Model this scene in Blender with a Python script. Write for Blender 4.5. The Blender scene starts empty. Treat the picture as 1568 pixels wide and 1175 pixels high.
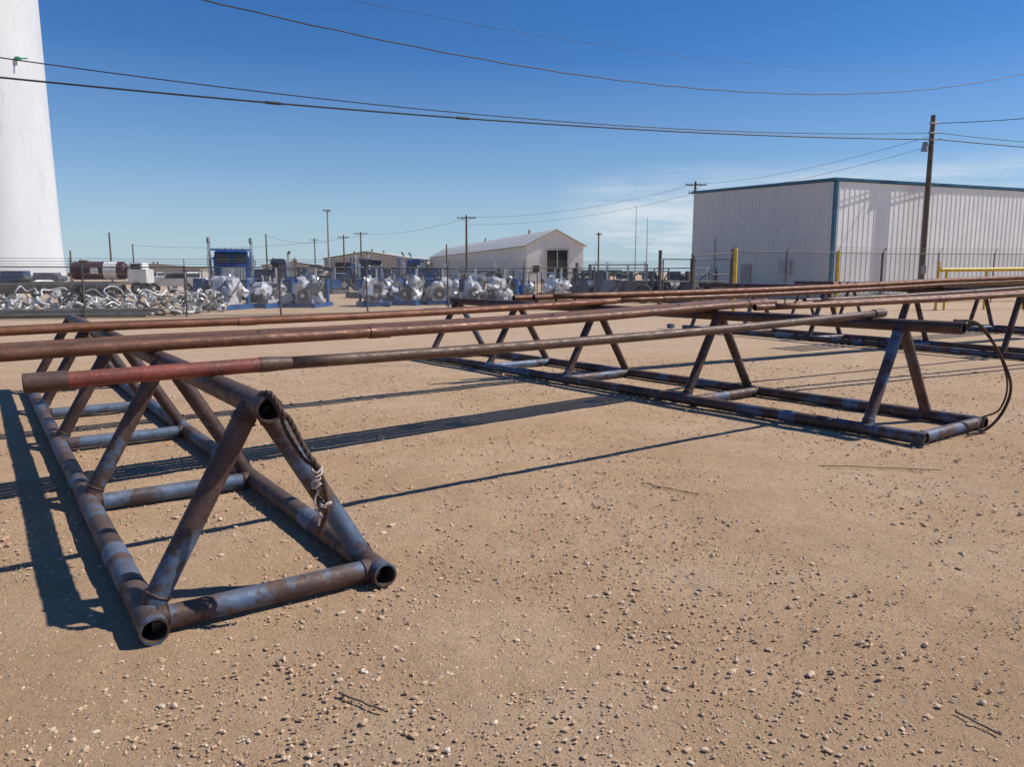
import bpy, math, random, bmesh
from mathutils import Vector, Matrix, noise
random.seed(7)
V=Vector
sc=bpy.context.scene
# ---------------------------------------------------------------- helpers
class B:
    def __init__(s): s.v=[];s.f=[];s.m=[];s.s=[]
    def add(s,vs,fs,mat=0,smooth=False):
        o=len(s.v); s.v.extend([tuple(a) for a in vs])
        for f in fs: s.f.append([i+o for i in f]); s.m.append(mat); s.s.append(smooth)
    def tube(s,p0,p1,r,mat=0,n=14,hollow=0,r1=None,caps=True,depth=.35,imat=None):
        p0=V(p0);p1=V(p1);r1=r if r1 is None else r1
        d=(p1-p0); L=d.length; d.normalize()
        a=d.orthogonal().normalized() if abs(d.z)>.9 else V((0,0,1)).cross(d).normalized()
        b=d.cross(a)
        def ring(c,rr): return [c+a*math.cos(2*math.pi*i/n)*rr+b*math.sin(2*math.pi*i/n)*rr for i in range(n)]
        def join(k): return [[i,(i+1)%n,n+(i+1)%n,n+i] for i in range(n)]
        s.add(ring(p0,r)+ring(p1,r1),join(0),mat,True)
        if hollow:
            for c,rr,sg in ((p0,r,1),(p1,r1,-1)):
                ri=rr-hollow; dd=min(depth,L*.45)
                fs=join(0) if sg<0 else [f[::-1] for f in join(0)]
                s.add(ring(c,rr)+ring(c,ri),[f[::-1] for f in fs],mat,False)
                s.add(ring(c,ri)+ring(c+d*sg*dd,ri),fs,mat if imat is None else imat,True)
                s.add(ring(c+d*sg*dd,ri),[list(range(n))],mat if imat is None else imat,False)
        elif caps:
            s.add(ring(p0,r),[list(range(n))[::-1]],mat); s.add(ring(p1,r1),[list(range(n))],mat)
    def path(s,pts,r,mat=0,n=8):
        pts=[V(p) for p in pts]; N=len(pts); vs=[]; ref=None
        for i,p in enumerate(pts):
            d=(pts[min(i+1,N-1)]-pts[max(i-1,0)]).normalized()
            if ref is None: ref=d.orthogonal().normalized()
            ref=(ref-d*ref.dot(d)).normalized(); b=d.cross(ref)
            for k in range(n):
                t=2*math.pi*k/n; vs.append(p+ref*math.cos(t)*r+b*math.sin(t)*r)
        fs=[[i*n+k,i*n+(k+1)%n,(i+1)*n+(k+1)%n,(i+1)*n+k] for i in range(N-1) for k in range(n)]
        fs.append(list(range(n))[::-1]); fs.append([(N-1)*n+k for k in range(n)])
        s.add(vs,fs,mat,True)
    def bead(s,c,d,r,w,mat,n=28):
        c=V(c); d=V(d).normalized(); a=d.orthogonal().normalized(); b=d.cross(a)
        pts=[]
        for k in range(n+1):
            t=2*math.pi*(k%n)/n; pts.append(c+(a*math.cos(t)+b*math.sin(t))*(r+random.uniform(-.001,.0015))+d*random.uniform(-.002,.002))
        s.path(pts,w,mat,5)
    def box(s,c,size,mat=0,M=None,taper=1.0):
        x,y,z=[a/2 for a in size]; c=V(c)
        vs=[V((sx*x*(taper if sz>0 else 1),sy*y*(taper if sz>0 else 1),sz*z)) for sz in(-1,1) for sx,sy in((-1,-1),(1,-1),(1,1),(-1,1))]
        vs=[a+c for a in vs]
        if M: vs=[M@a for a in vs]
        s.add(vs,[[3,2,1,0],[4,5,6,7],[0,1,5,4],[1,2,6,5],[2,3,7,6],[3,0,4,7]],mat)
    def poly(s,vs,mat=0): s.add(vs,[list(range(len(vs)))],mat)
    def wheel(s,c,r,w,M,mt,mh,axis='x'):
        c=V(c); ax=V((1,0,0)) if axis=='x' else V((0,1,0))
        s.tube(M@(c-ax*w/2),M@(c+ax*w/2),r,mt,18)
        s.tube(M@(c-ax*(w/2+.02)),M@(c+ax*(w/2+.02)),r*.5,mh,12)
    def blob(s,c,size,mat,seed,amp=.35,sub=2,M=None,fr=2.0):
        bm=bmesh.new(); bmesh.ops.create_icosphere(bm,subdivisions=sub,radius=1)
        bm.verts.ensure_lookup_table(); vs=[]
        for v in bm.verts:
            n=noise.noise(v.co*fr+V((seed,seed*1.7,0)))
            q=v.co*(1+amp*n); q=V((q.x*size[0],q.y*size[1],q.z*size[2]))+V(c); vs.append(M@q if M else q)
        fs=[[w.index for w in f.verts] for f in bm.faces]; bm.free()
        s.add(vs,fs,mat,False)
    def obj(s,name,mats):
        xs=[a[0] for a in s.v];ys=[a[1] for a in s.v];zs=[a[2] for a in s.v]
        o=V(((min(xs)+max(xs))/2,(min(ys)+max(ys))/2,min(zs)))
        me=bpy.data.meshes.new(name); me.from_pydata([(a[0]-o.x,a[1]-o.y,a[2]-o.z) for a in s.v],[],s.f)
        me.polygons.foreach_set('material_index',s.m); me.polygons.foreach_set('use_smooth',s.s)
        for m in mats: me.materials.append(m)
        me.update(); ob=bpy.data.objects.new(name,me); ob.location=o; sc.collection.objects.link(ob); return ob

def nt(name):
    m=bpy.data.materials.new(name); m.use_nodes=True; t=m.node_tree; return m,t,t.nodes,t.links,t.nodes['Principled BSDF']
def texco(t):
    g=t.nodes.new('ShaderNodeNewGeometry'); return g.outputs['Position']
def nz(t,vec,scale,detail=5,rough=.6,mapscale=None):
    if mapscale:
        mp=t.nodes.new('ShaderNodeMapping'); mp.inputs['Scale'].default_value=mapscale; t.links.new(vec,mp.inputs[0]); vec=mp.outputs[0]
    n=t.nodes.new('ShaderNodeTexNoise'); n.inputs['Scale'].default_value=scale; n.inputs['Detail'].default_value=detail; n.inputs['Roughness'].default_value=rough
    t.links.new(vec,n.inputs['Vector']); return n.outputs['Fac']
def ramp(t,fac,stops):
    r=t.nodes.new('ShaderNodeValToRGB'); e=r.color_ramp.elements
    while len(e)<len(stops): e.new(.5)
    for i,(p,c) in enumerate(stops):
        e[i].position=p; e[i].color=(*c,1) if len(c)==3 else c
    t.links.new(fac,r.inputs[0]); return r.outputs[0]
def g3(x): return (x,x,x)
def mix(t,fac,a,b,mode='MIX'):
    m=t.nodes.new('ShaderNodeMix'); m.data_type='RGBA'; m.blend_type=mode
    for k,val in ((0,fac),(6,a),(7,b)):
        if isinstance(val,bpy.types.NodeSocket): t.links.new(val,m.inputs[k])
        else: m.inputs[k].default_value=val if k==0 else (*val,1)
    return m.outputs[2]
def bump(t,p,h,strength,dist=.01,prev=None):
    b=t.nodes.new('ShaderNodeBump'); b.inputs['Strength'].default_value=strength; b.inputs['Distance'].default_value=dist
    t.links.new(h,b.inputs['Height'])
    if prev is not None: t.links.new(prev,b.inputs['Normal'])
    t.links.new(b.outputs[0],p.inputs['Normal']); return b.outputs[0]
def simple(name,col,rough=.6,metal=0,var=.25,scale=3,dirt=None):
    m,t,N,L,p=nt(name); pos=texco(t)
    n=nz(t,pos,scale); a=tuple(c*(1-var) for c in col); b=tuple(min(1,c*(1+var)) for c in col)
    c=ramp(t,n,[(.3,a),(.7,b)])
    if dirt: c=mix(t,ramp(t,nz(t,pos,scale*2.3,6,.7),[(.5,g3(0)),(.68,g3(1))]),c,dirt)
    L.new(c,p.inputs['Base Color']); p.inputs['Roughness'].default_value=rough; p.inputs['Metallic'].default_value=metal
    return m
def rusty(name,dark,mid,light,paint=None,pamt=.55,rough=.55,sc1=5,metal=.25,dust=.2):
    m,t,N,L,p=nt(name); pos=texco(t)
    c=ramp(t,nz(t,pos,sc1,8,.65),[(.25,dark),(.5,mid),(.75,light)])
    c=mix(t,ramp(t,nz(t,pos,45,4,.7),[(.45,g3(0)),(.7,g3(.5))]),c,tuple(x*.45 for x in dark))
    c=mix(t,ramp(t,nz(t,pos,1.1,5,.6),[(.4,g3(0)),(.7,g3(.45))]),c,dark)
    if paint:
        f=ramp(t,nz(t,pos,1.7,9,.74),[(pamt,g3(0)),(pamt+.05,g3(.9))])
        pc=ramp(t,nz(t,pos,14,5,.6),[(.3,tuple(x*.6 for x in paint)),(.7,paint)])
        c=mix(t,f,c,pc)
        f2=ramp(t,nz(t,pos,11,9,.8),[(.65,g3(0)),(.68,g3(.6))])
        c=mix(t,f2,c,(.28,.28,.30))
    ge=N.new('ShaderNodeNewGeometry'); sx=N.new('ShaderNodeSeparateXYZ'); L.new(ge.outputs['Normal'],sx.inputs[0])
    du=ramp(t,sx.outputs[2],[(.55,g3(0)),(1,g3(dust))]); c=mix(t,du,c,(.30,.21,.15))
    L.new(c,p.inputs['Base Color']); p.inputs['Metallic'].default_value=metal
    L.new(ramp(t,nz(t,pos,11,4),[(.3,g3(rough-.13)),(.7,g3(rough+.2))]),p.inputs['Roughness'])
    b=bump(t,p,nz(t,pos,60,6,.7),.5,.004); bump(t,p,nz(t,pos,7,3),.35,.02,b)
    return m
def smoothpts(pts,k=8):
    pts=[V(p) for p in pts]; out=[]
    P=[pts[0]*2-pts[1]]+pts+[pts[-1]*2-pts[-2]]
    for i in range(1,len(P)-2):
        a,b,c,d=P[i-1:i+3]
        for j in range(k):
            t=j/k; out.append(.5*((2*b)+(c-a)*t+(2*a-5*b+4*c-d)*t*t+(3*b-a-3*c+d)*t**3))
    out.append(pts[-1]); return out

# ---------------------------------------------------------------- camera, sun, sky
cam=bpy.data.cameras.new('camera'); co=bpy.data.objects.new('camera',cam); sc.collection.objects.link(co)
co.location=(0,0,1.6); co.rotation_euler=(math.radians(90-8.2),0,0); cam.sensor_width=36; cam.lens=27.05; cam.clip_end=6000; cam.clip_start=.05
sc.camera=co
sd=V((.94,.11,.98)).normalized()
sl=bpy.data.lights.new('sun','SUN'); sl.energy=5.0; sl.angle=math.radians(.5); sl.color=(1,.955,.88)
so=bpy.data.objects.new('sun',sl); so.rotation_euler=(-sd).to_track_quat('-Z','Y').to_euler(); so.location=(30,10,40); sc.collection.objects.link(so)
w=bpy.data.worlds.new('World'); sc.world=w; w.use_nodes=True; t=w.node_tree; N=t.nodes; L=t.links
sk=N.new('ShaderNodeTexSky'); sk.sky_type='NISHITA'; sk.sun_disc=False; sk.sun_elevation=math.asin(sd.z); sk.sun_rotation=math.atan2(sd.x,sd.y)
sk.air_density=1.1; sk.dust_density=0.0; sk.ozone_density=2.0; sk.altitude=900
tc=N.new('ShaderNodeTexCoord'); sep=N.new('ShaderNodeSeparateXYZ'); L.new(tc.outputs['Generated'],sep.inputs[0])
cl=nz(t,tc.outputs['Generated'],2.3,10,.64,(1,1,10))
cm=ramp(t,cl,[(.45,g3(0)),(.60,g3(1))])
band=ramp(t,sep.outputs[2],[(0,g3(.85)),(.05,g3(.9)),(.10,g3(.6)),(.135,g3(0))])
az=ramp(t,sep.outputs[0],[(.05,g3(0)),(.14,g3(.9)),(.5,g3(1))])
f=mix(t,1.0,mix(t,1.0,cm,band,'MULTIPLY'),az,'MULTIPLY')
hs=N.new('ShaderNodeHueSaturation'); hs.inputs['Saturation'].default_value=1.32; L.new(sk.outputs[0],hs.inputs['Color'])
tint=mix(t,1.0,hs.outputs[0],(.80,.96,1.24),'MULTIPLY')
haze=ramp(t,sep.outputs[2],[(0,g3(.85)),(.05,g3(.6)),(.13,g3(.25)),(.25,g3(0))])
tint=mix(t,haze,tint,(4.9,6.7,8.3))
skc=mix(t,f,tint,(9.4,9.8,10.3))
bg=N['Background']; L.new(skc,bg.inputs[0]); bg.inputs[1].default_value=.084
sc.view_settings.view_transform='Standard'; sc.view_settings.look='None'; sc.view_settings.exposure=0

# ---------------------------------------------------------------- ground
m,t,N,L,p=nt('dirt_ground'); pos=texco(t)
c=ramp(t,nz(t,pos,.55,8,.62),[(.3,(.50,.315,.178)),(.5,(.58,.385,.23)),(.72,(.64,.455,.295))])
c=mix(t,ramp(t,nz(t,pos,1.7,6,.65),[(.42,g3(0)),(.62,g3(.5))]),c,(.43,.27,.15))
c=mix(t,ramp(t,nz(t,pos,.33,5,.7,(1,2.2,1)),[(.5,g3(0)),(.66,g3(.5))]),c,(.63,.465,.315))
c=mix(t,ramp(t,nz(t,pos,16,8,.75),[(.42,g3(0)),(.78,g3(.5))]),c,(.35,.22,.125))
c=mix(t,ramp(t,nz(t,pos,120,3,.7),[(.5,g3(0)),(.75,g3(.6))]),c,(.28,.185,.115))
def peb(scale,lo,th):
    vo=N.new('ShaderNodeTexVoronoi'); vo.inputs['Scale'].default_value=scale; L.new(pos,vo.inputs['Vector'])
    pm_=ramp(t,vo.outputs['Distance'],[(lo,g3(1)),(lo+.14,g3(0))])
    sel=N.new('ShaderNodeSeparateColor'); L.new(vo.outputs['Color'],sel.inputs[0])
    pick=ramp(t,sel.outputs[0],[(th,g3(0)),(th+.03,g3(1))])
    pc=ramp(t,sel.outputs[1],[(0,(.34,.22,.14)),(.5,(.58,.41,.265)),(1,(.74,.60,.46))])
    return mix(t,1.0,pm_,pick,'MULTIPLY'),pc
f1,c1_=peb(60,.22,.5); c=mix(t,f1,c,c1_)
f2,c2_=peb(140,.25,.45); c=mix(t,f2,c,c2_)
spg=N.new('ShaderNodeSeparateXYZ'); L.new(pos,spg.inputs[0])
mr=N.new('ShaderNodeMapRange'); mr.inputs[1].default_value=7; mr.inputs[2].default_value=20; L.new(spg.outputs[1],mr.inputs[0])
far=mix(t,1.0,mr.outputs[0],ramp(t,nz(t,pos,.25,6,.6),[(.3,g3(.2)),(.65,g3(.85))]),'MULTIPLY')
c=mix(t,far,c,(.54,.40,.275))
L.new(c,p.inputs['Base Color']); p.inputs['Roughness'].default_value=.95; p.inputs['Specular IOR Level'].default_value=.12
b=bump(t,p,nz(t,pos,3.0,8,.72),.8,.05); b=bump(t,p,nz(t,pos,45,8,.8),1,.012,b); b=bump(t,p,f1,.8,.007,b); bump(t,p,f2,.7,.004,b)
dirt=m
g=B()
def axis(lo,hi,step,far):
    a=[lo+i*step for i in range(int((hi-lo)/step)+1)]; e=step; x=hi
    while x<far: e*=1.4; x+=e; a.append(x)
    e=step; x=lo
    while x>-far: e*=1.4; x-=e; a.insert(0,x)
    return a
xs=axis(-6,7,.045,2600); ys=axis(1.2,9,.045,2600)
vs=[]
for y in ys:
    for x in xs:
        k=max(0,min(1,(24-math.hypot(x,y))/14)); z=0
        if k>0:
            k2=max(0,min(1,(10-math.hypot(x,y))/5))
            z=k*(.012*noise.noise(V((x*.8,y*.8,1)))+.006*noise.noise(V((x*3.3,y*3.3,2))))-.006*k
            if k2>0: z+=k2*(.008*max(0,noise.noise(V((x*9,y*9,3))))+.005*noise.noise(V((x*19,y*19,4))))
        vs.append((x,y,z))
nx=len(xs); fs=[[j*nx+i,j*nx+i+1,(j+1)*nx+i+1,(j+1)*nx+i] for j in range(len(ys)-1) for i in range(nx-1)]
g.add(vs,fs,0,True); g.obj('ground',[dirt])

m,t,N,L,p=nt('loose_stone'); pos=texco(t)
vo=N.new('ShaderNodeTexVoronoi'); vo.inputs['Scale'].default_value=24; L.new(pos,vo.inputs['Vector'])
sel=N.new('ShaderNodeSeparateColor'); L.new(vo.outputs['Color'],sel.inputs[0])
c=ramp(t,sel.outputs[0],[(0,(.40,.26,.16)),(.3,(.54,.37,.235)),(.85,(.62,.45,.30)),(1,(.76,.65,.52))])
c=mix(t,ramp(t,nz(t,pos,150,4,.7),[(.4,g3(0)),(.7,g3(.35))]),c,(.36,.24,.15))
L.new(c,p.inputs['Base Color']); p.inputs['Roughness'].default_value=.95; p.inputs['Specular IOR Level'].default_value=.15
stone=m
bm=bmesh.new(); bmesh.ops.create_icosphere(bm,subdivisions=1,radius=1); bm.verts.ensure_lookup_table()
iv=[v.co.copy() for v in bm.verts]; ifc=[[w.index for w in f.verts] for f in bm.faces]; bm.free()
g=B()
for i in range(60000):
    r=1.7+13*random.random()**1.25; a=random.uniform(-.78,.78)
    x=r*math.sin(a); y=r*math.cos(a)
    if y<1.4: continue
    if noise.noise(V((x*.7,y*.7,5)))*.6+noise.noise(V((x*3,y*3,9)))*.35+random.random()*.9<.16: continue
    s=min(.0115,random.lognormvariate(math.log(.0036),.5))*(1+.045*r)
    if random.random()<.004: s*=1.8
    ca,sa=math.cos(random.random()*6.3),math.sin(random.random()*6.3)
    fx,fy,fz=s*random.uniform(.85,1.5),s*random.uniform(.7,1.1),s*random.uniform(.5,.85)
    vs=[]
    for q in iv:
        k=random.uniform(.7,1.2); u,v_=q.x*fx*k,q.y*fy*k
        vs.append((x+u*ca-v_*sa,y+u*sa+v_*ca,fz*.3+q.z*fz*k-.002))
    g.add(vs,ifc,0,False)
g.obj('gravel',[stone])

# ---------------------------------------------------------------- pipe racks
rackm=rusty('rusted_blue_painted_steel',(.04,.024,.021),(.095,.056,.046),(.17,.108,.085),(.105,.165,.26),.515)
rackd=rusty('rusted_steel_dark',(.032,.019,.017),(.08,.043,.036),(.135,.077,.058),(.10,.14,.21),.575)
inner=rusty('pipe_inside_rust',(.03,.018,.012),(.07,.04,.025),(.12,.07,.045),None,rough=.8)
paintb=rusty('faded_blue_paint',(.06,.07,.09),(.115,.175,.275),(.20,.26,.35),(.085,.055,.045),.53)
tops={}
def rack(name,A,e1,width,Lr,frames,crosses,ztop,r=.0625,key=None,tipext=.0):
    A=V((A[0],A[1],0)); e1=V((e1[0],e1[1],0)).normalized(); e2=V((e1.y,-e1.x,0)); Z=V((0,0,1))
    g=B(); zr=r+.004
    P=lambda s,w,z: A+e1*s+e2*w+Z*z
    n=24
    for wv in (0,width): g.tube(P(0,wv,zr),P(Lr,wv,zr),r,0,n,hollow=.011,imat=2)
    g.tube(P(tipext,width/2,ztop),P(Lr,width/2,ztop),r,1,n,hollow=.011,imat=2)
    for s in crosses:
        g.tube(P(s,-.0,zr),P(s,width,zr),r*.88,3 if s>1 and random.random()<.5 else 0,n)
        for wv in(.0,width):
            sg=1 if wv==0 else -1
            g.tube(P(s,wv+sg*r*.55,zr),P(s,wv+sg*(r+.012),zr),r*.95,1,n)
            g.bead(P(s,wv+sg*(r+.014),zr),e2,r*.9,.006,1)
    for s in frames:
        for wv,sg in((0,1),(width,-1)):
            ml=1 if random.random()<.6 else 0
            p0=P(s,wv+sg*.012,zr+.01);p1=P(s+.03,width/2-sg*.03,ztop-.01);d=(p1-p0).normalized()
            g.tube(p0,p1,r*.86,ml,n)
            g.tube(p0+d*r*.7,p0+d*(r+.02),r*.93,0,n); g.bead(p0+d*(r+.022),d,r*.88,.007,1)
            g.tube(p1-d*r*.75,p1-d*(r+.012),r*.91,1,n); g.bead(p1-d*(r+.014),d,r*.87,.006,1)
        for wv in(0,width):
            g.bead(P(s+.32,wv,zr),e1,r,.004,0)
            if random.random()<.55:
                q=P(s+.75,wv,zr); g.tube(q,q+e1*.2,r+.003,3,n)
    g.obj(name,[rackm,rackd,inner,paintb])
    tops[key]=(P(0,width/2,ztop+r),e1)
rack('pipe_rack',(-1.54,3.13),(-.571,.821),1.09,8.75,[.2,2.35,4.55,6.65,8.5],[.12,2.27,4.45,6.3,8.6],.98,key=1,tipext=.02)
rack('pipe_rack',(3.856,7.008),(-.603,.798),1.28,9.1,[.59,2.88,5.12,7.05,8.9],[.07,2.75,5.1,7.0,8.95],1.07,key=2,tipext=.02)
rack('pipe_rack',(9.45,13.95),(-.495,.869),1.15,9.2,[.5,2.7,4.9,7.0,8.9],[.1,2.6,4.8,7.0,8.9],1.25,key=3)
rack('pipe_rack',(13.9,19.2),(-.495,.869),1.2,9.0,[.5,2.5,4.6,6.7,8.6],[.1,2.5,4.6,6.7],1.25,key=4)

def zat(P,Q,r,keys):
    P=V((P[0],P[1]));Q=V((Q[0],Q[1]));d=Q-P;out=[]
    for k in keys:
        T,e=tops[k]; T2=V((T.x,T.y)); e2=V((e.x,e.y))
        det=d.x*(-e2.y)+e2.x*d.y; rhs=T2-P
        tt=(rhs.x*(-e2.y)+e2.x*rhs.y)/det; out.append((tt,T.z+r))
    (a,za),(b_,zb)=out
    fn=lambda tt: za+(zb-za)*(tt-a)/(b_-a)-.03*max(0,4*(tt-a)*(b_-tt)/(b_-a)**2)
    return fn
pm=[rusty('rusted_pipe',(.075,.029,.015),(.15,.06,.031),(.235,.105,.058),None,rough=.5,dust=.15),
    rusty('rusted_pipe_orange',(.10,.036,.014),(.215,.083,.036),(.30,.14,.07),None,rough=.55,dust=.15),
    rusty('weathered_pipe',(.05,.029,.021),(.105,.060,.041),(.17,.105,.074),None,rough=.5,dust=.10),
    rusty('red_painted_pipe',(.12,.03,.02),(.25,.055,.034),(.31,.10,.062),(.11,.05,.032),.54,rough=.5,metal=0,dust=.1),inner]
def pipe(name,P,Q,r,keys,mat=0,red=False,collars=(),lift=0,t0=0,t1=1,n=18):
    z=zat(P,Q,r,keys); P=V(P);Q=V(Q); g=B(); LL=(Q-P).length; sd_=random.random()*50
    def pt(tt):
        q=P.lerp(Q,tt); o=.012*noise.noise(V((tt*2.2,sd_,0))) if not red else 0
        return V((q.x-o*.6,q.y+o*.8,z(tt)+lift))
    if red:
        g.tube(pt(0),pt(.024),r*1.35,2,24,hollow=.012,imat=4)
        g.tube(pt(.024),pt(.146),r*1.14,3,24)
        g.tube(pt(.146),pt(.152),r*1.2,2,24)
        g.tube(pt(.152),pt(.17),r*1.2,2,24,r1=r)
        g.path([pt(.165+.815*k/20) for k in range(21)],r,2,24); g.tube(pt(.975),pt(1),r*1.25,2,24,hollow=.01,imat=4)
    else:
        K=24; m_=.3/LL
        g.path([pt(t0+m_+(t1-t0-2*m_)*k/K) for k in range(K+1)],r,mat,n)
        g.tube(pt(t0),pt(t0+m_*1.02),r*1.04,mat,n,hollow=.008,imat=4); g.tube(pt(t1-m_*1.02),pt(t1),r*1.04,mat,n,hollow=.008,imat=4)
        for c_ in collars: g.tube(pt(c_),pt(c_+.2/LL),r*1.15,mat,n)
    return g.obj(name,pm)
pipe('steel_pipe',(-2.37,3.69),(3.98,8.27),.037,(1,2),red=True)
nrm=V((-.634,.773))
for i,(m_,cs,t1) in enumerate([(0,(.3,.93),1.0),(2,(.55,),.985),(0,(.2,.8),1.02),(1,(.5,),.97),(0,(),.93)]):
    o=nrm*(.104*i)
    pipe('steel_pipe',(-3.29+o.x,4.92+o.y),(3.58+o.x*1.1,10.56+o.y*1.1),.046,(1,2),m_,collars=cs,t0=-.32-.02*i,t1=t1)
for i,(m_,cs) in enumerate([(1,(.28,.9)),(0,(.35,)),(0,(.6,))]):
    pipe('steel_pipe',(-4.62-.06*i,6.95+.09*i),(1.42-.06*i,11.5+.09*i),.04,(1,2),m_,collars=cs,t0=-.3,t1=1.02+.02*i)
for i,(m_,l0) in enumerate([(0,0),(1,0),(0,0),(2,0),(1,.085),(0,.085)]):
    o=.11*(i%4)
    pipe('steel_pipe',(1.25-o*.55,11.75+o*.8),(12.9-o*.4,18.3+o*.9),.042,(2,3),m_,lift=l0,collars=(.1+.1*i,),t0=-.02*i,t1=1.1)
for i,(P,Q) in enumerate([((3.0,9.55),(13.5,14.9)),((2.9,9.75),(13.3,15.2)),((2.55,10.2),(13.0,16.1))]):
    pipe('steel_pipe',P,Q,.04,(2,3),i%3,collars=(.3+.2*i,),t0=.08*i,t1=1.05)
for i in range(5):
    pipe('steel_pipe',(6.6-.1*i,15.2+.14*i+.3),(18.5-.1*i,23.5+.14*i),.045,(3,4),i%3,lift=.0,t0=.05)

ropem=rusty('wire_rope',(.03,.02,.015),(.09,.05,.03),(.16,.09,.05),None,rough=.7)
twine=simple('pale_twine',(.5,.42,.36),.9)
def strands(pts,r,g=None,mat=0,tw=60):
    g=g or B(); pts=smoothpts(pts,14)
    L_=0; acc=[0]
    for a,b in zip(pts,pts[1:]): L_+=(b-a).length; acc.append(L_)
    for k in range(3):
        q=[]
        for i,p_ in enumerate(pts):
            d=(pts[min(i+1,len(pts)-1)]-pts[max(i-1,0)]).normalized(); a=d.cross(V((.3,-1,.2))).normalized(); b=d.cross(a)
            an=acc[i]*tw+k*2.094; q.append(p_+a*math.cos(an)*r*.55+b*math.sin(an)*r*.55)
        g.path(q,r*.62,mat,6)
    return g
g=strands([(-1.16,3.52,1.04),(-1.10,3.46,1.055),(-1.03,3.40,.98),(-1.0,3.42,.93),(-.93,3.40,.80),(-.87,3.38,.715),(-.84,3.38,.55),(-.885,3.4,.41)],.012)
strands([(-1.19,3.55,1.03),(-1.14,3.5,1.052),(-1.06,3.42,1.0),(-1.02,3.42,.88),(-.95,3.41,.77),(-.88,3.40,.71),(-.91,3.42,.64),(-.86,3.38,.56),(-.84,3.39,.54)],.009,g=g)
for k in range(7):
    a=random.random()*6; c_=V((-.88,3.38,.72-.018*k)) if k<5 else V((-.845,3.38,.56))
    g.path([c_+V((math.cos(a+j*.9)*.024,math.sin(a+j*.9)*.024,.012*math.sin(j*1.7+k))) for j in range(8)],.006,1,5)
g.path(smoothpts([(-.87,3.37,.63),(-.89,3.36,.58),(-.875,3.37,.5),(-.88,3.37,.46)],5),.005,1,5)
g.obj('wire_rope_sling',[ropem,twine])
g=strands([(4.3,7.5,1.14),(4.55,7.5,1.10),(4.84,7.6,.80),(4.98,7.6,.486),(4.94,7.62,.22),(4.80,7.64,.03),(4.5,7.45,.02)],.014)
strands([(4.45,7.6,1.0),(4.55,7.55,1.1),(4.82,7.6,.82),(4.95,7.61,.5),(4.91,7.63,.24),(4.78,7.7,.14)],.009,g=g)
g.obj('wire_rope_sling',[ropem,twine])

g=B()
for x0,y0,x1,y1 in [(-.66,2.74,-.47,2.62),(1.62,2.62,1.70,2.47),(2.55,6.25,3.5,6.1),(1.0,5.7,1.35,5.4)]:
    pts=[V((x0+(x1-x0)*k/6,y0+(y1-y0)*k/6,.008))+V((random.uniform(-.006,.006),random.uniform(-.006,.006),random.uniform(0,.003))) for k in range(7)]
    g.path(smoothpts(pts,3),.004,0,6)
g.obj('twigs',[simple('dry_twig',(.16,.105,.075),.9)])

# ---------------------------------------------------------------- water tower
m,t,N,L,p=nt('white_tower_paint'); pos=texco(t)
c=ramp(t,nz(t,pos,.35,5,.6,(1,1,.3)),[(.3,(.58,.59,.60)),(.7,(.68,.68,.67))])
c=mix(t,ramp(t,nz(t,pos,1.6,7,.7,(1,1,.22)),[(.58,g3(0)),(.74,g3(.45))]),c,(.40,.31,.21))
c=mix(t,ramp(t,nz(t,pos,.12,4,.6,(1,1,.5)),[(.5,g3(0)),(.7,g3(.35))]),c,(.50,.50,.49))
sp=N.new('ShaderNodeSeparateXYZ'); L.new(pos,sp.inputs[0])
md=N.new('ShaderNodeMath'); md.operation='MODULO'; L.new(sp.outputs[2],md.inputs[0]); md.inputs[1].default_value=2.4
c=mix(t,ramp(t,md.outputs[0],[(.0,g3(.5)),(.03,g3(0))]),c,(.34,.33,.31))
L.new(c,p.inputs['Base Color']); p.inputs['Roughness'].default_value=.45
tw=m
g=B(); cx,cy=-39.9,60; prof=[(0,5.0),(.6,4.85),(2.5,4.7),(6,4.6),(12,4.5),(20,4.4),(30,4.3),(33,4.8),(35.5,7),(38,9.5),(41,11),(44,11),(47,9.5),(49,6.5),(50.2,2),(50.4,.01)]
n=72; vs=[(cx+r*math.cos(2*math.pi*i/n),cy+r*math.sin(2*math.pi*i/n),z) for z,r in prof for i in range(n)]
g.add(vs,[[k*n+i,k*n+(i+1)%n,(k+1)*n+(i+1)%n,(k+1)*n+i] for k in range(len(prof)-1) for i in range(n)],0,True)
for a in range(0,360,15):
    aa=math.radians(a); g.box((cx+5.05*math.cos(aa),cy+5.05*math.sin(aa),.15),(.25,.25,.3),1)
g.box((cx+2.2,cy-4.55,1.1),(1,.3,2.2),1)
g.box((-35.6,58.25,16.9),(.3,.3,.22),2); g.tube((-36.0,58.2,16.9),(-34.9,58.2,16.9),.05,2,6)
g.obj('water_tower',[tw,simple('concrete_foot',(.4,.38,.35),.8),simple('green_fixture',(.05,.4,.22),.5)])

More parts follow.
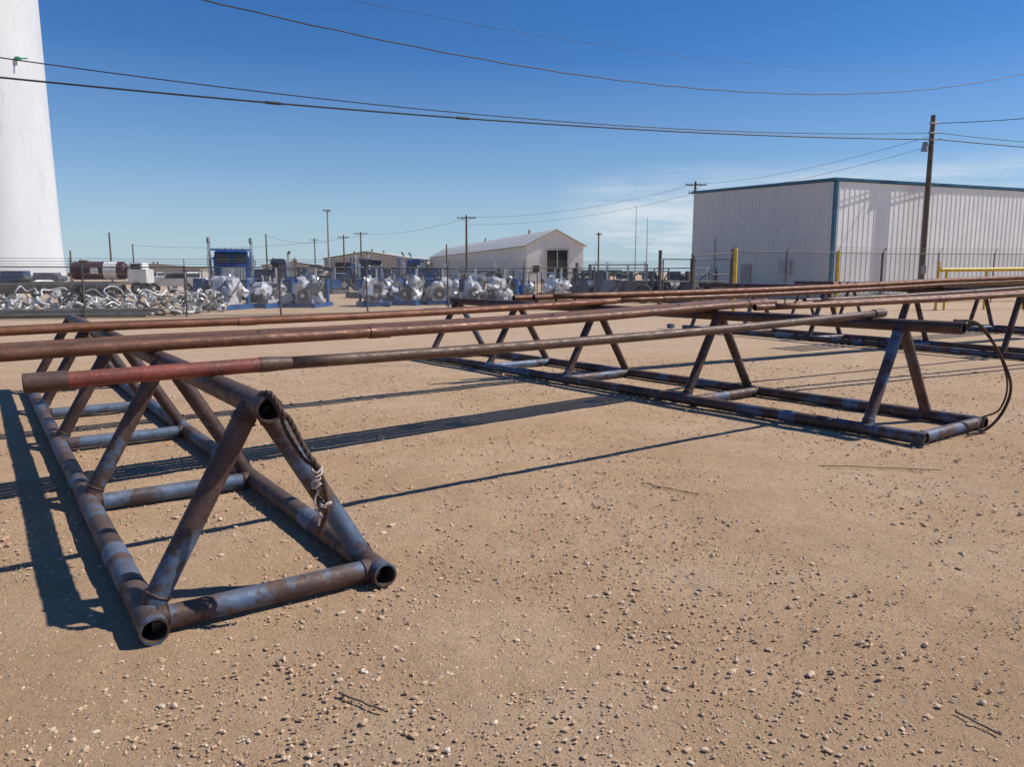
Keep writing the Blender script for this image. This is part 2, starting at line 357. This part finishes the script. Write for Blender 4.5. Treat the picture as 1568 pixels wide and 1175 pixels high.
# ---------------------------------------------------------------- metal warehouse
def wallmat(name,col,streak=(.45,.42,.38),st=.35):
    m,t,N,L,p=nt(name); pos=texco(t)
    c=ramp(t,nz(t,pos,.7,5,.6),[(.3,tuple(x*.9 for x in col)),(.7,col)])
    c=mix(t,ramp(t,nz(t,pos,1.4,6,.7,(1,1,.12)),[(.5,g3(0)),(.75,g3(st))]),c,streak)
    sp=N.new('ShaderNodeSeparateXYZ'); L.new(pos,sp.inputs[0])
    c=mix(t,ramp(t,sp.outputs[2],[(0,g3(.5)),(.9,g3(0))]),c,(.45,.36,.27))
    L.new(c,p.inputs['Base Color']); p.inputs['Roughness'].default_value=.42; return m
wmet=wallmat('white_ribbed_metal',(.92,.90,.85),(.70,.67,.62)); wmet_shaded=wallmat('white_ribbed_metal_shaded',(.64,.63,.60),(.48,.46,.43),.3); teal=simple('teal_trim',(.015,.10,.16),.4)  # left wall's shade put into the colour: greyer copy of the white ribbed metal
dark=simple('dark_opening',(.012,.012,.014),.6)
def ribwall(g,P0,P1,z0,h0,h1,mat,rib=.4,depth=.05):
    P0=V((*P0,0));P1=V((*P1,0)); d=P1-P0; L_=d.length; d.normalize(); nn=V((d.y,-d.x,0)); k=int(L_/rib); st=L_/k
    prof=[]
    for i in range(k):
        for u,o in((0,0),(.68,0),(.75,1),(.86,1),(.93,0)): prof.append((i*st+u*st,o*depth))
    prof.append((L_,0)); vs=[]
    for u,o in prof:
        q=P0+d*u+nn*o; hh=h0+(h1-h0)*u/L_; vs+= [(q.x,q.y,z0),(q.x,q.y,hh)]
    g.add(vs,[[2*i,2*i+2,2*i+3,2*i+1] for i in range(len(prof)-1)],mat)
g=B(); C0=V((19.3,47)); dr=V((.930,.367)); db=V((-.316,.949)); W=48; Dp=15.8; hf,hb=7.0,7.75
c1=C0+dr*W; c2=c1+db*Dp; c3=C0+db*Dp
ribwall(g,C0,c1,0,hf,hf,0,depth=.024); ribwall(g,c3,C0,0,hb,hf,1,depth=.03); ribwall(g,c1,c2,0,hf,hb,0); ribwall(g,c2,c3,0,hb,hb,0)
r3=lambda q,z:(q.x,q.y,z)
e=.12
a_=C0-dr*e-db*e;b_=c1+dr*e-db*e;c_=c2+dr*e+db*e;d_=c3-dr*e+db*e
for dz in (.02,.20):
    g.poly([r3(a_,hf+dz),r3(b_,hf+dz),r3(c_,hb+dz),r3(d_,hb+dz)],2)
for p0,p1,h0,h1 in((a_,b_,hf,hf),(b_,c_,hf,hb),(c_,d_,hb,hb),(d_,a_,hb,hf)):
    g.poly([r3(p0,h0+.021),r3(p1,h1+.021),r3(p1,h1+.199),r3(p0,h0+.199)],2)
MC=Matrix.Translation((C0.x,C0.y,0))@Matrix.Rotation(math.atan2(dr.y,dr.x),4,'Z')
g.box((0,0,hf/2),(.2,.2,hf-.02),2,MC)
g.box((W/2,-.05,.15),(W,.12,.3),3,MC)
ML=Matrix.Translation((C0.x,C0.y,0))@Matrix.Rotation(math.atan2(db.y,db.x),4,'Z')
g.box((8.5,.06,1.1),(1.1,.14,2.2),3,ML); g.box((12.5,.06,1.6),(.5,.2,.8),4,ML); g.tube(ML@V((12.5,.1,2.0)),ML@V((12.5,.1,4.2)),.04,4,6)
g.box((4.2,.1,2.0),(1.2,.25,.9),4,ML)
g.obj('metal_warehouse',[wmet,wmet_shaded,teal,simple('warehouse_base_trim',(.3,.29,.27),.7),simple('conduit_grey',(.4,.4,.4),.5)])

def gable(name,P,ax,width,length,he,hp,mats,door=None,windows=()):
    g=B(); P=V(P); a=V(ax).normalized(); b=V((-a.y,a.x))
    M=Matrix(((a.x,b.x,0,P.x),(a.y,b.y,0,P.y),(0,0,1,0),(0,0,0,1)))
    q=lambda x,y,z: tuple(M@V((x,y,z)))
    w2=width/2
    for y in (0,length):
        g.poly([q(0,y,0),q(width,y,0),q(width,y,he),q(w2,y,hp),q(0,y,he)],0)
    def wl(p,s): return (V(q(p,s,0)).x,V(q(p,s,0)).y)
    ribwall(g,wl(0,length),wl(0,0),0,he,he,0,rib=.9,depth=.08); ribwall(g,wl(width,0),wl(width,length),0,he,he,0,rib=.9,depth=.08)
    o=.4;dzz=(hp-he)/w2*o
    for dz in(.03,.2):
        g.poly([q(-o,-o,he-dzz+dz),q(w2,-o,hp+dz),q(w2,length+o,hp+dz),q(-o,length+o,he-dzz+dz)],1)
        g.poly([q(w2,-o,hp+dz),q(width+o,-o,he-dzz+dz),q(width+o,length+o,he-dzz+dz),q(w2,length+o,hp+dz)],1)
    g.poly([q(-o,-o,he-dzz+.03),q(w2,-o,hp+.03),q(w2,-o,hp+.2),q(-o,-o,he-dzz+.2)],2)
    g.poly([q(w2,-o,hp+.03),q(width+o,-o,he-dzz+.03),q(width+o,-o,he-dzz+.2),q(w2,-o,hp+.2)],2)
    g.poly([q(-o,-o,he-dzz+.03),q(-o,length+o,he-dzz+.03),q(-o,length+o,he-dzz+.2),q(-o,-o,he-dzz+.2)],2)
    nb=int(length/5)
    for i in range(nb):
        y=i*length/nb
        g.path([q(-o,y,he-dzz+.24),q(w2,y,hp+.24)],.035,2,4)
    if door:
        x0,x1,h=door
        g.box(((x0+x1)/2,-.03,h/2),(x1-x0,.06,h),3,M)
        for xx in(x0-.1,x1+.1): g.box((xx,-.07,h/2),(.2,.14,h),2,M)
        g.box(((x0+x1)/2,-.07,h+.1),(x1-x0+.4,.14,.2),2,M)
        g.box((x0+(x1-x0)*.5,-.07,h*.72),(.12,.1,h*.5),2,M)
    for (wx,wz,ww,wh) in windows: g.box((wx,-.04,wz),(ww,.08,wh),3,M)
    for yy in (length*.15,length*.5): g.tube(q(w2,yy,hp),q(w2,yy,hp+.8),.25,2,10)
    g.obj(name,mats)
gm=[wallmat('white_shop_wall',(.74,.72,.67)),wallmat('shop_roof',(.76,.70,.60)),simple('shop_trim',(.42,.40,.36),.6),dark]
gable('white_workshop',(2.3,118),(.98,.26),9.0,95,5.7,8.0,gm,door=(3.1,6.4,5.0),windows=((1.4,2.2,1,1.0),(7.8,1.2,.9,2.2)))
gm2=[wallmat('tan_shop_wall',(.50,.46,.39)),wallmat('tan_shop_roof',(.60,.56,.48)),simple('brown_trim',(.2,.17,.14),.6),dark]
gable('tan_workshop',(-47,195),(.99,-.12),22,30,5.0,6.7,gm2,door=(3,7,4),windows=((14,2,3,1.5),))
gable('storage_shed',(-57,178),(.995,.1),13,12,3.1,3.9,gm2,door=(3,6,2.6),windows=((9,1.8,2,1),))
gable('storage_shed',(-22,205),(.99,.1),14,14,3.6,4.9,gm,door=(5,8,3))
gable('storage_shed',(-118,225),(.99,.2),26,14,3.0,4.0,gm2,door=(5,8,2.6))

# ---------------------------------------------------------------- utility poles & wires
wood=simple('weathered_pole_wood',(.12,.093,.072),.85,0,.35,4)
galv=simple('galvanised_steel',(.33,.33,.33),.5,.5)
def pole(x,y,h,arm=None,r=.13,lamp=False):
    g=B(); g.tube((x,y,0),(x,y,h),r*1.25,0,12,r1=r*.85)
    if arm:
        for z,ln in arm:
            M=Matrix.Translation((x,y,z))
            g.box((0,-r-.05,0),(ln,.1,.13),0,M)
            for k in (-.46,-.2,.2,.46): g.tube(M@V((k*ln,-r-.05,.06)),M@V((k*ln,-r-.05,.24)),.04,1,6)
            g.tube(M@V((-ln*.3,-r-.05,-.03)),M@V((0,-r-.03,-.55)),.02,1,5); g.tube(M@V((ln*.3,-r-.05,-.03)),M@V((0,-r-.03,-.55)),.02,1,5)
    if lamp:
        g.tube((x,y,h-.1),(x+.6,y,h+.05),.04,1,6); g.box((x-.1,y,h+.05),(.9,.35,.15),1)
    return g
PX,PY=25.66,48.7
g=pole(PX,PY,11.1,r=.16)
for z in(9.65,10.03,10.6):
    g.tube((PX-.3,PY-.2,z),(PX+.3,PY-.2,z),.05,1,8); g.tube((PX-.25,PY-.22,z-.08),(PX-.25,PY-.22,z+.08),.06,1,8)
g.tube((PX-.45,PY-.15,8.95),(PX-.45,PY-.15,9.5),.22,1,12,r1=.14); g.tube((PX-.45,PY-.15,9.3),(PX,PY,9.35),.04,1,6); g.box((PX,PY-.2,1.8),(.25,.18,.5),1)
g.obj('utility_pole',[wood,galv])
pole(-32.9,20.7,10.9,r=.16).obj('utility_pole',[wood,galv])
for (x,y,h,arm,r) in [(-56.6,110,7.2,None,.12),(-68,140,6.7,None,.12),(-34.6,110,7,None,.1),(-32.3,150,8.8,[(8.3,2.2)],.14),(-29,150,9.4,[(9.0,2.6)],.14),
                      (-6.4,110,9.6,[(9.2,2.6),],.15),(-10.9,130,6.3,None,.13),(13.3,120,7.7,[(7.4,.8)],.12),(20.9,90,11.9,[(11.5,2.4),(10.6,1.6)],.15),(-40.2,71,3.6,None,.08),(-48,190,10,[(9.5,2)],.14)]:
    pole(x,y,h,arm,r).obj('utility_pole',[wood,galv])
for x,y,h in((17.4,110,10.9),(19.0,110,9.3)):
    g=B(); g.tube((x,y,0),(x,y,h),.09,0,8,r1=.03); g.box((x,y,.2),(.5,.5,.4),0); g.tube((x,y,h*.6),(x+.5,y,h*.6),.03,0,6); g.obj('antenna_mast',[galv])
pole(-23.5,100,9.4,None,.11,lamp=True).obj('yard_light_pole',[galv,galv])

wirem=simple('power_line',(.03,.03,.032),.5)
def wire(P,Q,S,r,t0=0,t1=1,wob=0):
    P=V(P);Q=V(Q);pts=[]; n=110
    for i in range(n+1):
        tt=t0+(t1-t0)*i/n; q=P.lerp(Q,tt); q.z-=4*S*tt*(1-tt)
        if wob: q.z+=wob*math.sin(i*2.2)
        pts.append(q)
    g=B(); g.path(pts,r,0,6); return g
wL=(PX-.25,PY-.22)
wire((-17.7,28,8.98),(*wL,10.03),.83,.021,-.35,1).obj('power_line',[wirem])
g=wire((-17.7,28,8.32),(*wL,9.65),.46,.034,-.35,1)
for tt in(.19,.36):
    q=V((-17.7,28,8.32)).lerp(V((*wL,9.65)),tt); q.z-=4*.46*tt*(1-tt); d=V((43,20.5,0)).normalized()*.3
    g.tube(q-d,q+d,.06,0,8)
g.obj('power_line',[wirem])
wire((-6,16,6.89),(21.6,34,9.93),1.26,.014,-.5,1.5,wob=.009).obj('power_line',[wirem])
wire((-3.9,20,8.21),(22.8,36,10.8),.8,.005,-.5,1.5).obj('power_line',[wirem])
wire((PX+.2,PY-.2,10.6),(46,40,13.2),.9,.022).obj('power_line',[wirem])
wire((PX+.3,PY-.2,10.03),(69,68.8,12.6),.7,.021).obj('power_line',[wirem])
wire((PX+.3,PY-.2,9.65),(69,68.8,11.9),.5,.032).obj('power_line',[wirem])
for P,Q,S,r in [((-6.4,110,9.3),(20.9,90,11.6),1.0,.014),((-6.4,110,8.3),(20.9,90,10.6),1.0,.014),((20.9,90,11.6),(PX,PY,9.9),.6,.011),((20.9,90,10.6),(PX,PY,9.3),.6,.011),
                ((-29,150,9.0),(-6.4,110,9.2),.8,.02),((-34.6,110,6.8),(-23.5,100,5.5),.5,.016),((-68,140,6.5),(-29,150,8.6),1.2,.02)]:
    wire(P,Q,S,r).obj('power_line',[wirem])

# ---------------------------------------------------------------- chain link fence
fm=simple('fence_steel',(.18,.18,.18),.5,.5); fpost=simple('fence_post_steel',(.13,.12,.11),.6,.4)
def fence(name,P,Q,H,post=3.0,sp=.10,r=.0042,barb=True,pr=.035):
    g=B(); P=V((*P,0));Q=V((*Q,0)); d=Q-P; L_=d.length; d.normalize(); Z=V((0,0,1))
    k=max(1,int(L_/post))
    for i in range(k+1):
        q=P+d*(L_*i/k); lean=V((random.uniform(-.03,.03),random.uniform(-.03,.03),0)); g.tube(q,q+lean+Z*(H+.05),pr*(1.5 if i in(0,k) else 1),1,8)
        if barb: g.tube(q+Z*(H+.02),q+Z*(H+.28)+V((d.y,-d.x,0))*.18,.014,1,5)
    g.tube(P+Z*H,Q+Z*H,.024,1,6); g.tube(P+Z*.06,Q+Z*.06,.008,1,5)
    if barb:
        for z,o in((.1,.06),(.19,.12),(.28,.18)): g.tube(P+Z*(H+z)+V((d.y,-d.x,0))*o,Q+Z*(H+z)+V((d.y,-d.x,0))*o,.007,1,4)
    nn=int((L_+H)/sp)
    for sg in(1,-1):
        for i in range(nn):
            a=i*sp-H; lo=max(0,a); hi=min(L_,a+H)
            if hi<=lo: continue
            z0=(lo-a); z1=(hi-a)
            if sg<0: z0,z1=H-z0,H-z1
            g.tube(P+d*lo+Z*z0,P+d*hi+Z*z1,r,0,3,caps=False)
    return g.obj(name,[fm,fpost])
fence('chain_link_fence',(-24,23.4),(6.6,34.7),1.8)
fence('chain_link_fence',(10.2,36),(19.5,41),2.6,pr=.04)
fence('chain_link_fence',(19.5,41),(52,46),2.6,pr=.03)
g=B()
for x,y,h in((6.6,34.7,2.55),(8.2,35.3,2.4),(10.2,36,2.65)):
    g.tube((x,y,0),(x,y,h),.08,0,10); g.blob((x,y,h),(.09,.09,.05),0,1,0)
for x0,y0,x1,y1 in((6.75,34.75,8.1,35.25),(8.3,35.35,10.1,35.95)):
    for z in(.15,1.2,2.2): g.tube((x0,y0,z),(x1,y1,z),.03,0,6)
    for xx,yy in((x0,y0),(x1,y1)): g.tube((xx,yy,.15),(xx,yy,2.2),.03,0,6)
    for i in range(14):
        u0=i/14
        for s_ in(0,1):
            xa,xb,ya,yb=(x0,x1,y0,y1) if s_==0 else (x1,x0,y1,y0)
            u1=min(1,u0+.6); g.tube((xa+(xb-xa)*u0,ya+(yb-ya)*u0,.15),(xa+(xb-xa)*u1,ya+(yb-ya)*u1,.15+2.05*min(1,(1-u0)/.6)),.004,1,3)
g.tube((8.2,35.2,2.35),(10.2,35.9,2.5),.03,0,6)
g.obj('fence_gate',[fpost,fm])
yel=simple('yellow_paint',(.62,.42,.03),.5,0,.2,5,(.3,.2,.1))
for x,y,h,r in((8.75,30.5,2.5,.075),(12.9,30.8,2.45,.06),(18.1,33,2.05,.06)):
    g=B(); g.tube((x,y,0),(x,y,h),r,0,12); g.blob((x,y,h),(r,r,r*.6),0,1,0); g.tube((x,y,0),(x,y,.05),r*1.8,1,12); g.obj('yellow_bollard',[yel,simple('concrete_collar',(.4,.37,.33),.9)])
g=B(); g.tube((18.3,33.2,1.72),(27,35.2,1.8),.09,0,10)
for k in range(5):
    x=18.6+k*2; y=33.27+k*.46; g.tube((x,y,0),(x,y,1.75),.05,0,8)
g.tube((18.3,33.2,1.0),(27,35.2,1.05),.05,0,8)
g.obj('yellow_guard_rail',[yel])

# ---------------------------------------------------------------- yard equipment
blue=simple('equipment_blue',(.012,.085,.27),.4,0,.35,3,(.03,.045,.08)); navy=simple('dusty_navy',(.025,.055,.12),.6,0,.4,3,(.08,.075,.07))
chrome=simple('chrome_parts',(.6,.6,.6),.25,.9)
tire=simple('tyre_rubber',(.018,.018,.018),.85); glass=simple('dark_glass',(.02,.03,.04),.08); foil=simple('silver_wrap',(.68,.68,.69),.3,.25,.25,6,(.22,.23,.25))
grey=simple('machine_grey',(.12,.125,.13),.6,.2,.4,4); white=simple('white_vehicle_paint',(.68,.68,.66),.35)
amber=simple('amber_lamp',(.6,.25,.02),.4)
def place(x,y,rot,s=1): return Matrix.Translation((x,y,0))@Matrix.Rotation(math.radians(rot),4,'Z')@Matrix.Scale(s,4)
def truck(name,x,y,rot,s=1,body=blue,deck=True):
    g=B(); M=place(x,y,rot,s)
    g.box((0,2.2,.95),(.9,8.2,.28),3,M)
    g.box((0,-2.05,1.45),(1.35,1.7,.95),0,M,.94); g.box((0,-2.95,1.35),(1.15,.12,1.0),1,M)
    for k in range(7): g.box((-.48+.16*k,-3.03,1.35),(.04,.05,.9),3,M)
    g.box((0,-3.15,.7),(2.3,.25,.35),1,M)
    for sx in(-1,1):
        g.box((sx*.88,-2.25,1.12),(.5,1.35,.3),0,M,.8); g.wheel((sx*.95,-2.2,.52),.52,.3,M,2,1)
        g.box((sx*.78,-2.98,1.2),(.28,.14,.28),1,M)
        g.tube(M@V((sx*1.12,.35,.9)),M@V((sx*1.12,.35,3.25)),.09,1,10); g.tube(M@V((sx*1.12,.35,3.25)),M@V((sx*1.12,.55,3.5)),.09,3,10)
        g.tube(M@V((sx*1.12,.35,1.6)),M@V((sx*1.12,.35,2.6)),.13,1,10)
        g.box((sx*1.22,-1.1,2.1),(.06,.2,.45),1,M); g.tube(M@V((sx*.95,-1.0,2.2)),M@V((sx*1.22,-1.05,2.2)),.02,1,5)
        g.tube(M@V((sx*.85,-.1,.75)),M@V((sx*.85,1.3,.75)),.28,1,12)
        for yy in(3.9,5.2): g.wheel((sx*.9,yy,.52),.52,.55,M,2,1)
        g.box((sx*.9,4.55,1.13),(.6,2.6,.06),0,M)
        g.box((sx*.905,-.6,2.22),(.05,.7,.5),4,M)
    g.box((0,-.5,1.55),(1.8,1.4,1.1),0,M); g.box((0,-.48,2.42),(1.8,1.3,.68),0,M,.93); g.box((0,-.5,2.8),(1.6,1.1,.1),0,M,.9)
    for sx in(-.42,.42): g.box((sx,-1.135,2.36),(.72,.05,.46),4,M)
    g.box((0,-1.25,2.72),(1.75,.3,.05),0,M)
    for k in range(5): g.box((-.6+.3*k,-.9,2.9),(.1,.1,.07),5,M)
    if deck:
        g.box((0,3.7,1.25),(2.35,5.6,.14),0,M)
        for sx in(-1.1,-.5,.5,1.1): g.tube(M@V((sx,.95,1.3)),M@V((sx,.95,2.9)),.05,0,8)
        for z in(1.9,2.4,2.9): g.tube(M@V((-1.1,.95,z)),M@V((1.1,.95,z)),.05,0,8)
        g.tube(M@V((-.6,1.6,1.75)),M@V((.6,1.6,1.75)),.35,3,14)
        for sx in(-1,1): g.tube(M@V((sx*.9,1.4,1.35)),M@V((sx*.4,5.9,2.3)),.07,0,8)
    return g.obj(name,[body,chrome,tire,grey,glass,amber])
truck('winch_truck',-15.7,43.5,22)
truck('winch_truck',-13.5,72,70,1,navy); truck('winch_truck',-9.6,74,80); truck('winch_truck',-20.5,70,-75,1,navy)
def engine(x,y,rot,s,seed):
    random.seed(seed); g=B(); M=place(x,y,rot,s)
    for sx in(-.5,.5): g.box((sx,0,.09),(.14,2.1,.18),1,M)
    for yy in(-.9,0,.9): g.box((0,yy,.1),(.9,.12,.14),1,M)
    g.box((0,0,.42),(.62,1.2,.45),0,M,.9)
    R=random.uniform
    for k in range(12):
        q=V((R(-.42,.42),R(-.75,.5),R(.35,1.1)))
        Mk=M@Matrix.Translation(q)@Matrix.Rotation(R(-.5,.5),4,'Z')@Matrix.Rotation(R(-.35,.35),4,'X')
        if k%3: g.blob((0,0,0),(R(.18,.3),R(.2,.34),R(.16,.3)),0,seed*3+k,.9,2,Mk,3.4)
        else: g.box((0,0,0),(R(.28,.5),R(.3,.6),R(.25,.5)),random.choice((0,0,1,2)),Mk,R(.6,.9))
    for k in range(4):
        g.tube(M@V((-.3+.18*k,-.1,1.0)),M@V((-.3+.18*k,-.1+R(-.1,.1),R(1.1,1.35))),.05,random.choice((0,2,3)),8)
    g.path(smoothpts([M@V((.42,-.5,.5)),M@V((.6,-.2,.9)),M@V((.45,.2,1.2)),M@V((.1,.5,1.1))],5),.05,2,7)
    g.tube(M@V((0,-.72,.5)),M@V((0,-.84,.5)),.3,2,14); g.tube(M@V((0,-.84,.5)),M@V((0,-.9,.5)),.1,3,8)
    for sx in(-.42,.42): g.box((sx,.85,.65),(.09,.2,1.0),1,M)
    g.box((0,.85,1.12),(.92,.22,.1),1,M); g.box((0,.84,.7),(.74,.12,.72),2,M)
    g.tube(M@V((0,.6,.7)),M@V((0,.77,.7)),.34,2,12)
    g.tube(M@V((.22,.1,1.0)),M@V((.22,.1,1.65)),.06,3,8)
    return g.obj('wrapped_pump_engine',[foil,blue,grey,chrome])
for i,(px,D) in enumerate([(350,34),(418,36),(478,36.5),(572,37.5),(632,39),(672,39.5),(722,40),(766,40.5),(852,41),(600,43),(700,45),(800,44)]):
    engine((px-784)/1178*D,D,random.uniform(-35,35),1.1 if D<42 else .95,i+1)
random.seed(11)
def pumpunit(x,y,rot,s,mt=None):
    R=random.uniform
    g=B(); M=place(x,y,rot,s)
    g.box((0,0,.15),(1.3,3.2,.3),2,M); g.box((0,-.7,.7),(R(.6,.9),R(.7,1.1),R(.6,.9)),0,M,.85)
    rr=R(.3,.45); g.tube(M@V((-.5,.5,.35+rr)),M@V((.5,.5,.35+rr)),rr,0,16); g.tube(M@V((.5,.5,.35+rr)),M@V((.6,.5,.35+rr)),rr*1.15,2,16)
    g.box((R(-.2,.2),1.25,.75),(R(.4,.8),.4,R(.6,1.0)),random.choice((0,2)),M,.9)
    g.tube(M@V((.25,-.5,1.0)),M@V((.25,-.5,R(1.7,2.2))),.07,1,8); g.tube(M@V((-.2,-.7,1.0)),M@V((-.2,-.7,1.6)),.13,2,10)
    g.path(smoothpts([M@V((.4,-.9,.7)),M@V((.6,-1.3,1.1)),M@V((.2,-1.5,.6)),M@V((-.3,-1.4,.35))],5),.05,2,6)
    g.path(smoothpts([M@V((-.4,.9,1.0)),M@V((-.6,.2,1.5)),M@V((-.2,-.6,1.3)),M@V((.3,-1.2,.6))],5),.04,0,6)
    h=R(1.4,2.0)
    for sx in(-.5,.5): g.tube(M@V((sx,-1.5,.3)),M@V((sx,-1.5,h)),.035,0,6); g.tube(M@V((sx,1.5,.3)),M@V((sx,1.5,h)),.035,2,6)
    g.tube(M@V((-.5,-1.5,h)),M@V((.5,-1.5,h)),.035,0,6); g.tube(M@V((-.5,1.5,h)),M@V((.5,1.5,h)),.035,2,6)
    g.tube(M@V((-.5,-1.5,h)),M@V((-.5,1.5,h)),.03,2,6)
    return g.obj('pump_unit',[mt or random.choice((blue,blue,navy,grey)),chrome,grey])
for px,D in [(330,47),(455,43),(565,50),(600,52),(640,50),(668,47),(700,50),(745,49),(785,48),(862,50),(505,60)]:
    pumpunit((px-784)/1178*D,D,random.uniform(0,360),random.uniform(.95,1.2))
g=B()
for i in range(150):
    cx_=random.uniform(-20.5,-11.8); cy_=26.2+(cx_+20.5)*.37+random.uniform(0,3.2); cz=random.uniform(.05,.9)*(1-.35*abs(random.random()))
    a=random.uniform(0,6.28); R=random.uniform(.15,.55); arc=random.uniform(1.2,4.5); til=random.uniform(-1.2,1.2)
    Mx=Matrix.Translation((cx_,cy_,max(.1,cz)))@Matrix.Rotation(a,4,'Z')@Matrix.Rotation(til,4,'X')
    pts=[Mx@V((R*math.cos(k/9*arc),R*math.sin(k/9*arc),.12*math.sin(k))) for k in range(10)]
    pts.append(pts[-1]+(pts[-1]-pts[-2]).normalized()*random.uniform(.1,.8))
    for p_ in pts: p_.z=max(.04,p_.z)
    g.path(pts,random.choice((.025,.035,.05)),random.choice((0,0,1,2,3,3)),7)
    if random.random()<.5:
        q=pts[0]; d=(pts[1]-pts[0]).normalized(); g.tube(q-d*.04,q+d*.06,.08,random.choice((0,1)),10)
g.obj('scrap_fitting_pile',[foil,grey,simple('dark_iron',(.05,.045,.04),.6,.4),white])
g=B()
for k in range(16):
    x=-22+.1*k; g.tube((x-1,25.4+.02*k+random.uniform(0,.6),.06+.07*(k%4)),(x+7.5,28.0+random.uniform(0,.6),.06+.07*(k%4)),.05,k%2,8)
g.obj('pipe_stack',[simple('old_pipe',(.10,.08,.07),.6,.3),grey])
deckm=simple('trailer_deck',(.10,.09,.085),.7)
def trailer(name,x,y,rot,L_=9,load=True):
    g=B(); M=place(x,y,rot)
    g.box((0,0,1.05),(L_,2.4,.16),0,M)
    for sy in(-.45,.45): g.box((0,sy,.85),(L_*.96,.15,.28),1,M)
    for xx in(L_*.28,L_*.4):
        for sy in(-.95,.95): g.wheel((xx,sy,.5),.5,.32,M,2,1,'y')
    g.box((-L_*.3,-.7,.4),(.14,.14,.8),1,M); g.box((-L_*.3,.7,.4),(.14,.14,.8),1,M)
    for k in range(int(L_)): g.box((-L_/2+.5+k,-1.22,1.05),(.07,.06,.24),1,M)
    g.box((-L_/2+.05,0,1.65),(.1,2.2,1.1),0,M)
    if load:
        for k in range(4):
            xx=-L_*.3+k*1.5; g.box((xx,random.uniform(-.3,.3),1.42),(random.uniform(.6,1.2),1.2,random.uniform(.35,.6)),random.choice((1,3)),M,.9)
            g.tube(M@V((xx+.5,-.8,1.3)),M@V((xx+.5,.8,1.3)),.15,1,10)
    g.obj(name,[deckm,grey,tire,navy])
trailer('flatbed_trailer',-25.5,40,14,10)
trailer('flatbed_trailer',-21,33.5,16,7,False)
trailer('flatbed_trailer',7.4,47,-8,7)
g=B()
for x,y,z in [(6.9,40.8,.5),(7.9,41.2,.5)]:
    M=place(x,y,random.uniform(-25,25)); n=20; R=.38; r=.14
    pts=[M@V((R*math.cos(2*math.pi*k/n),0,z+R*math.sin(2*math.pi*k/n))) for k in range(n+1)]
    g.path(pts,r,0,8); g.tube(M@V((0,-.05,z)),M@V((0,.05,z)),.2,1,10)
g.obj('tyre_stack',[tire,grey])
for px,D,rt in((915,42,20),(945,43,80),(975,44,100),(1040,42,30),(1075,43,120),(895,46,0)): pumpunit((px-784)/1178*D,D,rt,1.05,random.choice((grey,navy)))
g=B(); M=place(-30.6,58,8)
n=20; g.tube(M@V((-1.9,0,1.75)),M@V((1.6,0,1.75)),.66,0,n); g.blob((-1.9,0,1.75),(.25,.65,.65),0,1,0,2,M); g.blob((1.6,0,1.75),(.25,.65,.65),0,1,0,2,M)
g.box((0,0,.85),(4.4,.9,.2),2,M)
for xx in(-1.3,.9,2.7):
    for sy in(-.8,.8): g.wheel((xx,sy,.45),.45,.3,M,3,2,'y')
g.box((2.75,0,1.35),(1.3,1.8,1.0),1,M); g.box((2.65,0,2.05),(1.0,1.65,.6),1,M,.85); g.box((2.65,-.8,2.05),(.7,.06,.36),4,M)
g.box((-.3,-.68,1.75),(.5,.05,.42),1,M); g.tube(M@V((.3,0,1.75)),M@V((1.2,0,1.75)),.672,1,n); g.box((-1.2,0,2.45),(.5,.5,.15),2,M); g.tube(M@V((-2.1,-.3,.9)),M@V((-2.1,-.3,2.7)),.03,2,5)
g.obj('tank_truck',[simple('maroon_tank',(.06,.025,.035),.5),white,grey,tire,glass])
def pickup(x,y,rot,col):
    g=B(); M=place(x,y,rot)
    g.box((0,0,.8),(1.95,5.3,.5),0,M); g.box((0,-.25,1.35),(1.75,2.3,.62),0,M,.82); g.box((0,-1.9,1.12),(1.8,1.5,.18),0,M,.92)
    for sx in(-1,1):
        g.box((sx*.82,-.25,1.36),(.08,1.9,.4),3,M,.9); g.box((sx*.92,1.75,1.15),(.08,1.7,.25),0,M)
        for yy in(-1.65,1.7): g.wheel((sx*.9,yy,.4),.4,.26,M,1,2)
        g.box((sx*.75,-2.66,.9),(.35,.05,.2),2,M)
    g.box((0,-1.3,1.36),(1.45,.08,.42),3,M); g.box((0,2.64,1.15),(1.8,.08,.3),0,M); g.box((0,-2.7,.55),(1.9,.15,.2),2,M)
    g.obj('pickup_truck',[col,tire,chrome,glass])
pickup(-32.6,50,60,white); pickup(-50,108,80,white); pickup(-24,105,85,grey); pickup(-2.5,100,70,white); pickup(-26.5,62,70,white)

g=B()
for i in range(1500):
    x=random.uniform(-420,330); y=random.uniform(330,520)
    if noise.noise(V((x*.012,y*.004,3)))<-.05: continue
    s=random.uniform(.5,1.6)
    g.blob((x,y,s*.8),(s*1.7,s,s),0,i,.5,1)
g.obj('distant_tree_line',[simple('dusty_foliage',(.06,.06,.035),.9,0,.5,.6)])
print('faces',sum(len(o.data.polygons) for o in sc.objects if o.type=='MESH'))
